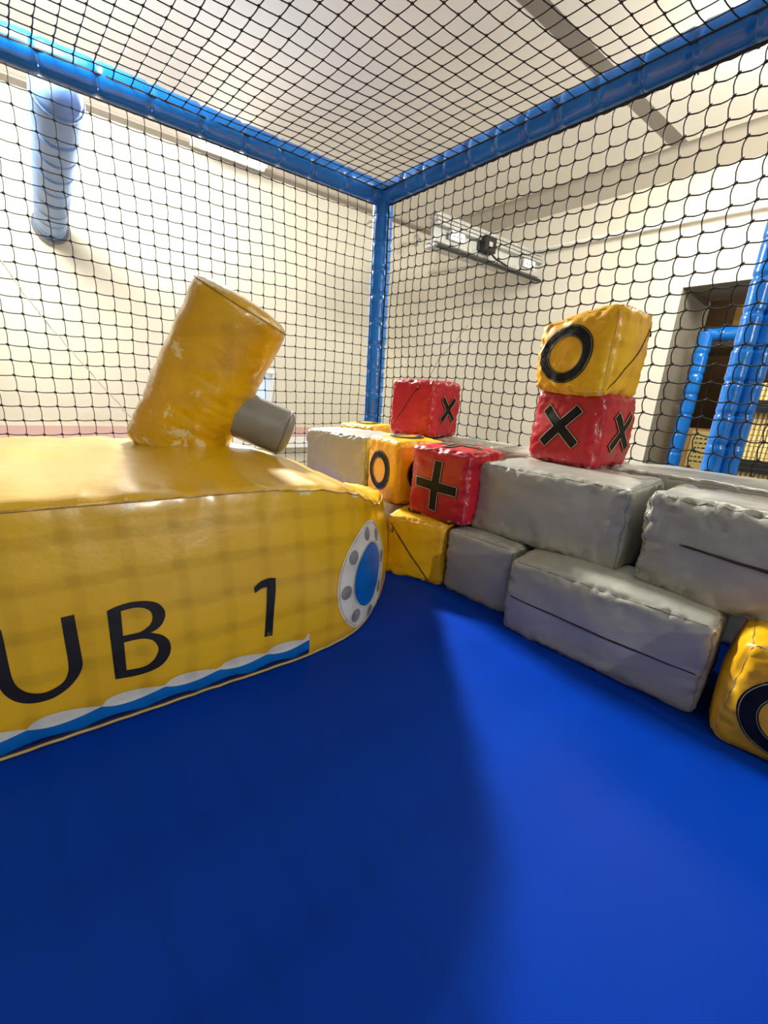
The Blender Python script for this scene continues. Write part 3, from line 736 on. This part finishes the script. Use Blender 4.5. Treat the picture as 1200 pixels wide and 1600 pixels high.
# ------------------------------------------------------------------ things beyond the right net
# aluminium rail unit on the gable side
ru = empty('aluminium_rail_unit', mn(5.0, 4.2, 2.72)); ivr = inv_of(ru)
tag(ru, 'grooved grey aluminium rail unit with a black socket, high beyond the right net', 'wall unit')
La = mn(4.05, 4.22, 0); Lb = mn(6.08, 4.22, 0); ld = Lb-La; nn_ = N_*K
mb = MB()
for k, (z, dn_, h) in enumerate(((2.97, .02, .035), (2.915, .0, .03), (2.87, -.01, .03), (2.70, .02, .05), (2.655, .05, .03))):
    box(mb, La+UP*z*K+nn_*dn_, ld, nn_*.16, UP*h*K)
o = mb.build('rail', MT['alu'], ru, False, ivr)
mb = MB(); box(mb, La+UP*2.66*K+nn_*.06, ld, nn_*.05, UP*.36*K); mb.build('back_plate', MT['ceil_grey'], ru, False, ivr)
mb = MB(); box(mb, La+UP*2.635*K-nn_*.03, ld, nn_*.06, UP*.022*K); mb.build('lower_lip', MT['dark'], ru, False, ivr)
for t0 in (.10, .80):
    mb = MB(); box(mb, La+ld*t0+UP*2.755*K-nn_*.012, ld*.12, nn_*.03, UP*.10*K); pl = mb.build('socket_plate', MT['white_trim'], ru, False, ivr)
    mb = MB()
    for dx in (.03, .06, .09): tube(mb, [La+ld*(t0+dx)+UP*2.80*K-nn_*.02, La+ld*(t0+dx)+UP*2.80*K+nn_*.01], .003, 8)
    mb.build('screw_hole', MT['dark'], pl, False, ivr)
mb = MB(); o_ = La+ld*.36+UP*2.74*K-nn_*.09; box(mb, o_, ld*.10, nn_*.12, UP*.17*K); sk = mb.build('socket', MT['dark'], ru, False, ivr)
mb = MB(); box(mb, o_+ld*.035-nn_*.006+UP*.06*K, ld*.03, nn_*.01, UP*.05*K); mb.build('socket_face', MT['alu'], sk, False, ivr)
mb = MB(); tube(mb, [o_+ld*.05, o_+ld*.10-UP*.05*K, o_+ld*.22-UP*.09*K], .006, 8); mb.build('cable', MT['dark'], ru, True, ivr)
# white pipe along the gable wall
mb = MB(); tube(mb, [mn(GM-.08, 6.35, 3.09), mn(GM-.08, 1.0, 2.97)], .026*K, 12)
o = mb.build('white_pipe', MT['white_trim'], None); tag(o, 'long thin white pipe running level along the cream gable wall', 'pipe')
mb = MB(); tube(mb, [mn(5.5, 6.1, 3.42), mn(5.3, 5.95, 3.36), mn(5.2, 5.85, 3.36)], .012, 8); tube(mb, [mn(5.2, 5.85, 3.36), mn(5.2, 5.85, 3.22)], .02, 10)
o = mb.build('wall_bracket', MT['alu'], None); tag(o, 'small metal bracket on the wall just right of the corner upright', 'bracket')
# double blue posts outside the right net
d0 = empty('padded_double_post', mn(4.38, 1.235, Z0)); ivd = inv_of(d0)
tag(d0, 'pair of blue foam-padded upright tubes standing outside the right net', 'padded post')
for (mm, nn2) in ((4.38, 1.20), (4.455, 1.105)):
    a_ = mn(mm, nn2, Z0); b_ = mn(mm, nn2, 2.62); L = (b_-a_).length; ts = [.06+.125*k for k in range(int(L/.125))]
    mb = MB(); pad(mb, a_, b_, RP*.82, ts, jit=.004, seed=mm); o = mb.build('post', MT['pad'], d0, True, ivd)
    for t_ in ts[8:]: tie_ring(a_+UP*t_, UP, RP*.71, o, ivd)
mb = MB(); pad(mb, mn(4.5, 1.0, 1.55), mn(5.9, -.9, 1.55), RP, [.1*k+.05 for k in range(9)], seed=8); mb.build('cross_rail', MT['pad'], d0, True, ivd)
# blue frame inside the doorway
d1 = empty('padded_doorway_frame', mn(6.45, 2.18, Z0)); ivd = inv_of(d1)
tag(d1, 'dark blue padded frame with a top rail standing in the doorway', 'padded frame')
mb = MB(); pad(mb, mn(6.25, 2.12, Z0), mn(6.45, 2.16, 1.86), RP*.98, [.1+.12*k for k in range(14)], seed=5); mb.build('post', MT['pad'], d1, True, ivd)
mb = MB(); pad(mb, mn(6.45, 2.16, 1.84), mn(7.2, .9, 1.90), RP*.95, [.1*k+.06 for k in range(7)], seed=6); mb.build('top_rail', MT['pad'], d1, True, ivd)
# boards and boxes through the doorway
def thing_box(name, o, ex, ey, ez, m, label, cat):
    mb = MB(); box(mb, o, ex, ey, ez); ob = mb.build(name, m, None, False); bevel(ob, .004); tag(ob, label, cat); return ob
e1 = (mn(1, 0)-mn(0, 0)); e2 = (mn(0, 1)-mn(0, 0))
thing_box('cardboard_box', mn(7.6, 1.78, 1.86), e1*.5, e2*.50, UP*.50*K, MT['cardboard'], 'tan box on the shelf high up inside the doorway', 'box')
thing_box('shelf_board', mn(7.3, .3, 1.79), e1*1.0, e2*2.6, UP*.07*K, MT['grey_reveal'], 'grey shelf board crossing the top of the doorway', 'shelf')
thing_box('wooden_cupboard', mn(7.4, .6, Z0), e1*.8, e2*2.0, UP*2.4*K, MT['cardboard'], 'tan wooden cupboard standing low inside the doorway', 'cupboard')
nt_ = empty('notice', mn(7.30, 1.95, .45)); ivn = inv_of(nt_)
tag(nt_, 'cream paper notice with small dark writing on the cupboard in the doorway', 'notice')
mb = MB(); box(mb, mn(7.36, 2.08, .12), e1*.01, e2*.25, UP*.56*K); mb.build('paper', MT['paper'], nt_, False, ivn)
mb = MB()
for k in range(6):
    rr = random.Random(k); x0 = 2.11+rr.random()*.02
    while x0 < 2.27:
        l = .02+.03*rr.random(); box(mb, mn(7.35, x0, .57-.065*k), e1*.004, e2*l, UP*.014*K); x0 += l+.02
mb.build('writing', MT['ink'], nt_, False, ivn)
# striped panel and its net at the far right
pn = empty('striped_play_panel', mn(5.6, .2, Z0)); ivp = inv_of(pn)
tag(pn, 'cream and yellow striped slatted panel behind black mesh at the far right', 'panel')
o_ = mn(5.75, 1.5, Z0)
mb = MB(); box(mb, o_, e2*-2.2, e1*.05, UP*2.95*K); mb.build('slats', MT['stripe'], pn, False, ivp)
for zz in (.95, .35, -.4):
    mb = MB(); box(mb, mn(5.68, 1.5, zz), e2*-2.2, e1*.06, UP*.13*K); mb.build('crossbar', MT['dark'], pn, False, ivp)
netting('mesh_screen', lambda i, j: mn(5.1+.0*i, 1.36-i*.05, -.6+j*.05), 34, 40, 0, 0, M_, 'fine black mesh screen hanging in front of the striped panel', th=.0011, kr=.002, amp=.1)
# key lamp fitting
lf = empty('ceiling_light', mn(2.3, 6.0, 3.6)); ivl = inv_of(lf)
tag(lf, 'bright white light fitting glaring behind the left top rail', 'ceiling light')
mb = MB(); box(mb, mn(2.0, 5.95, 3.56), e1*.85, e2*.14, UP*.12*K); mb.build('housing', MT['white_trim'], lf, False, ivl)
mb = MB(); tube(mb, [mn(2.05, 5.93, 3.53), mn(2.8, 5.93, 3.53)], .014, 10); mb.build('tube', MT['lamp'], lf, True, ivl)
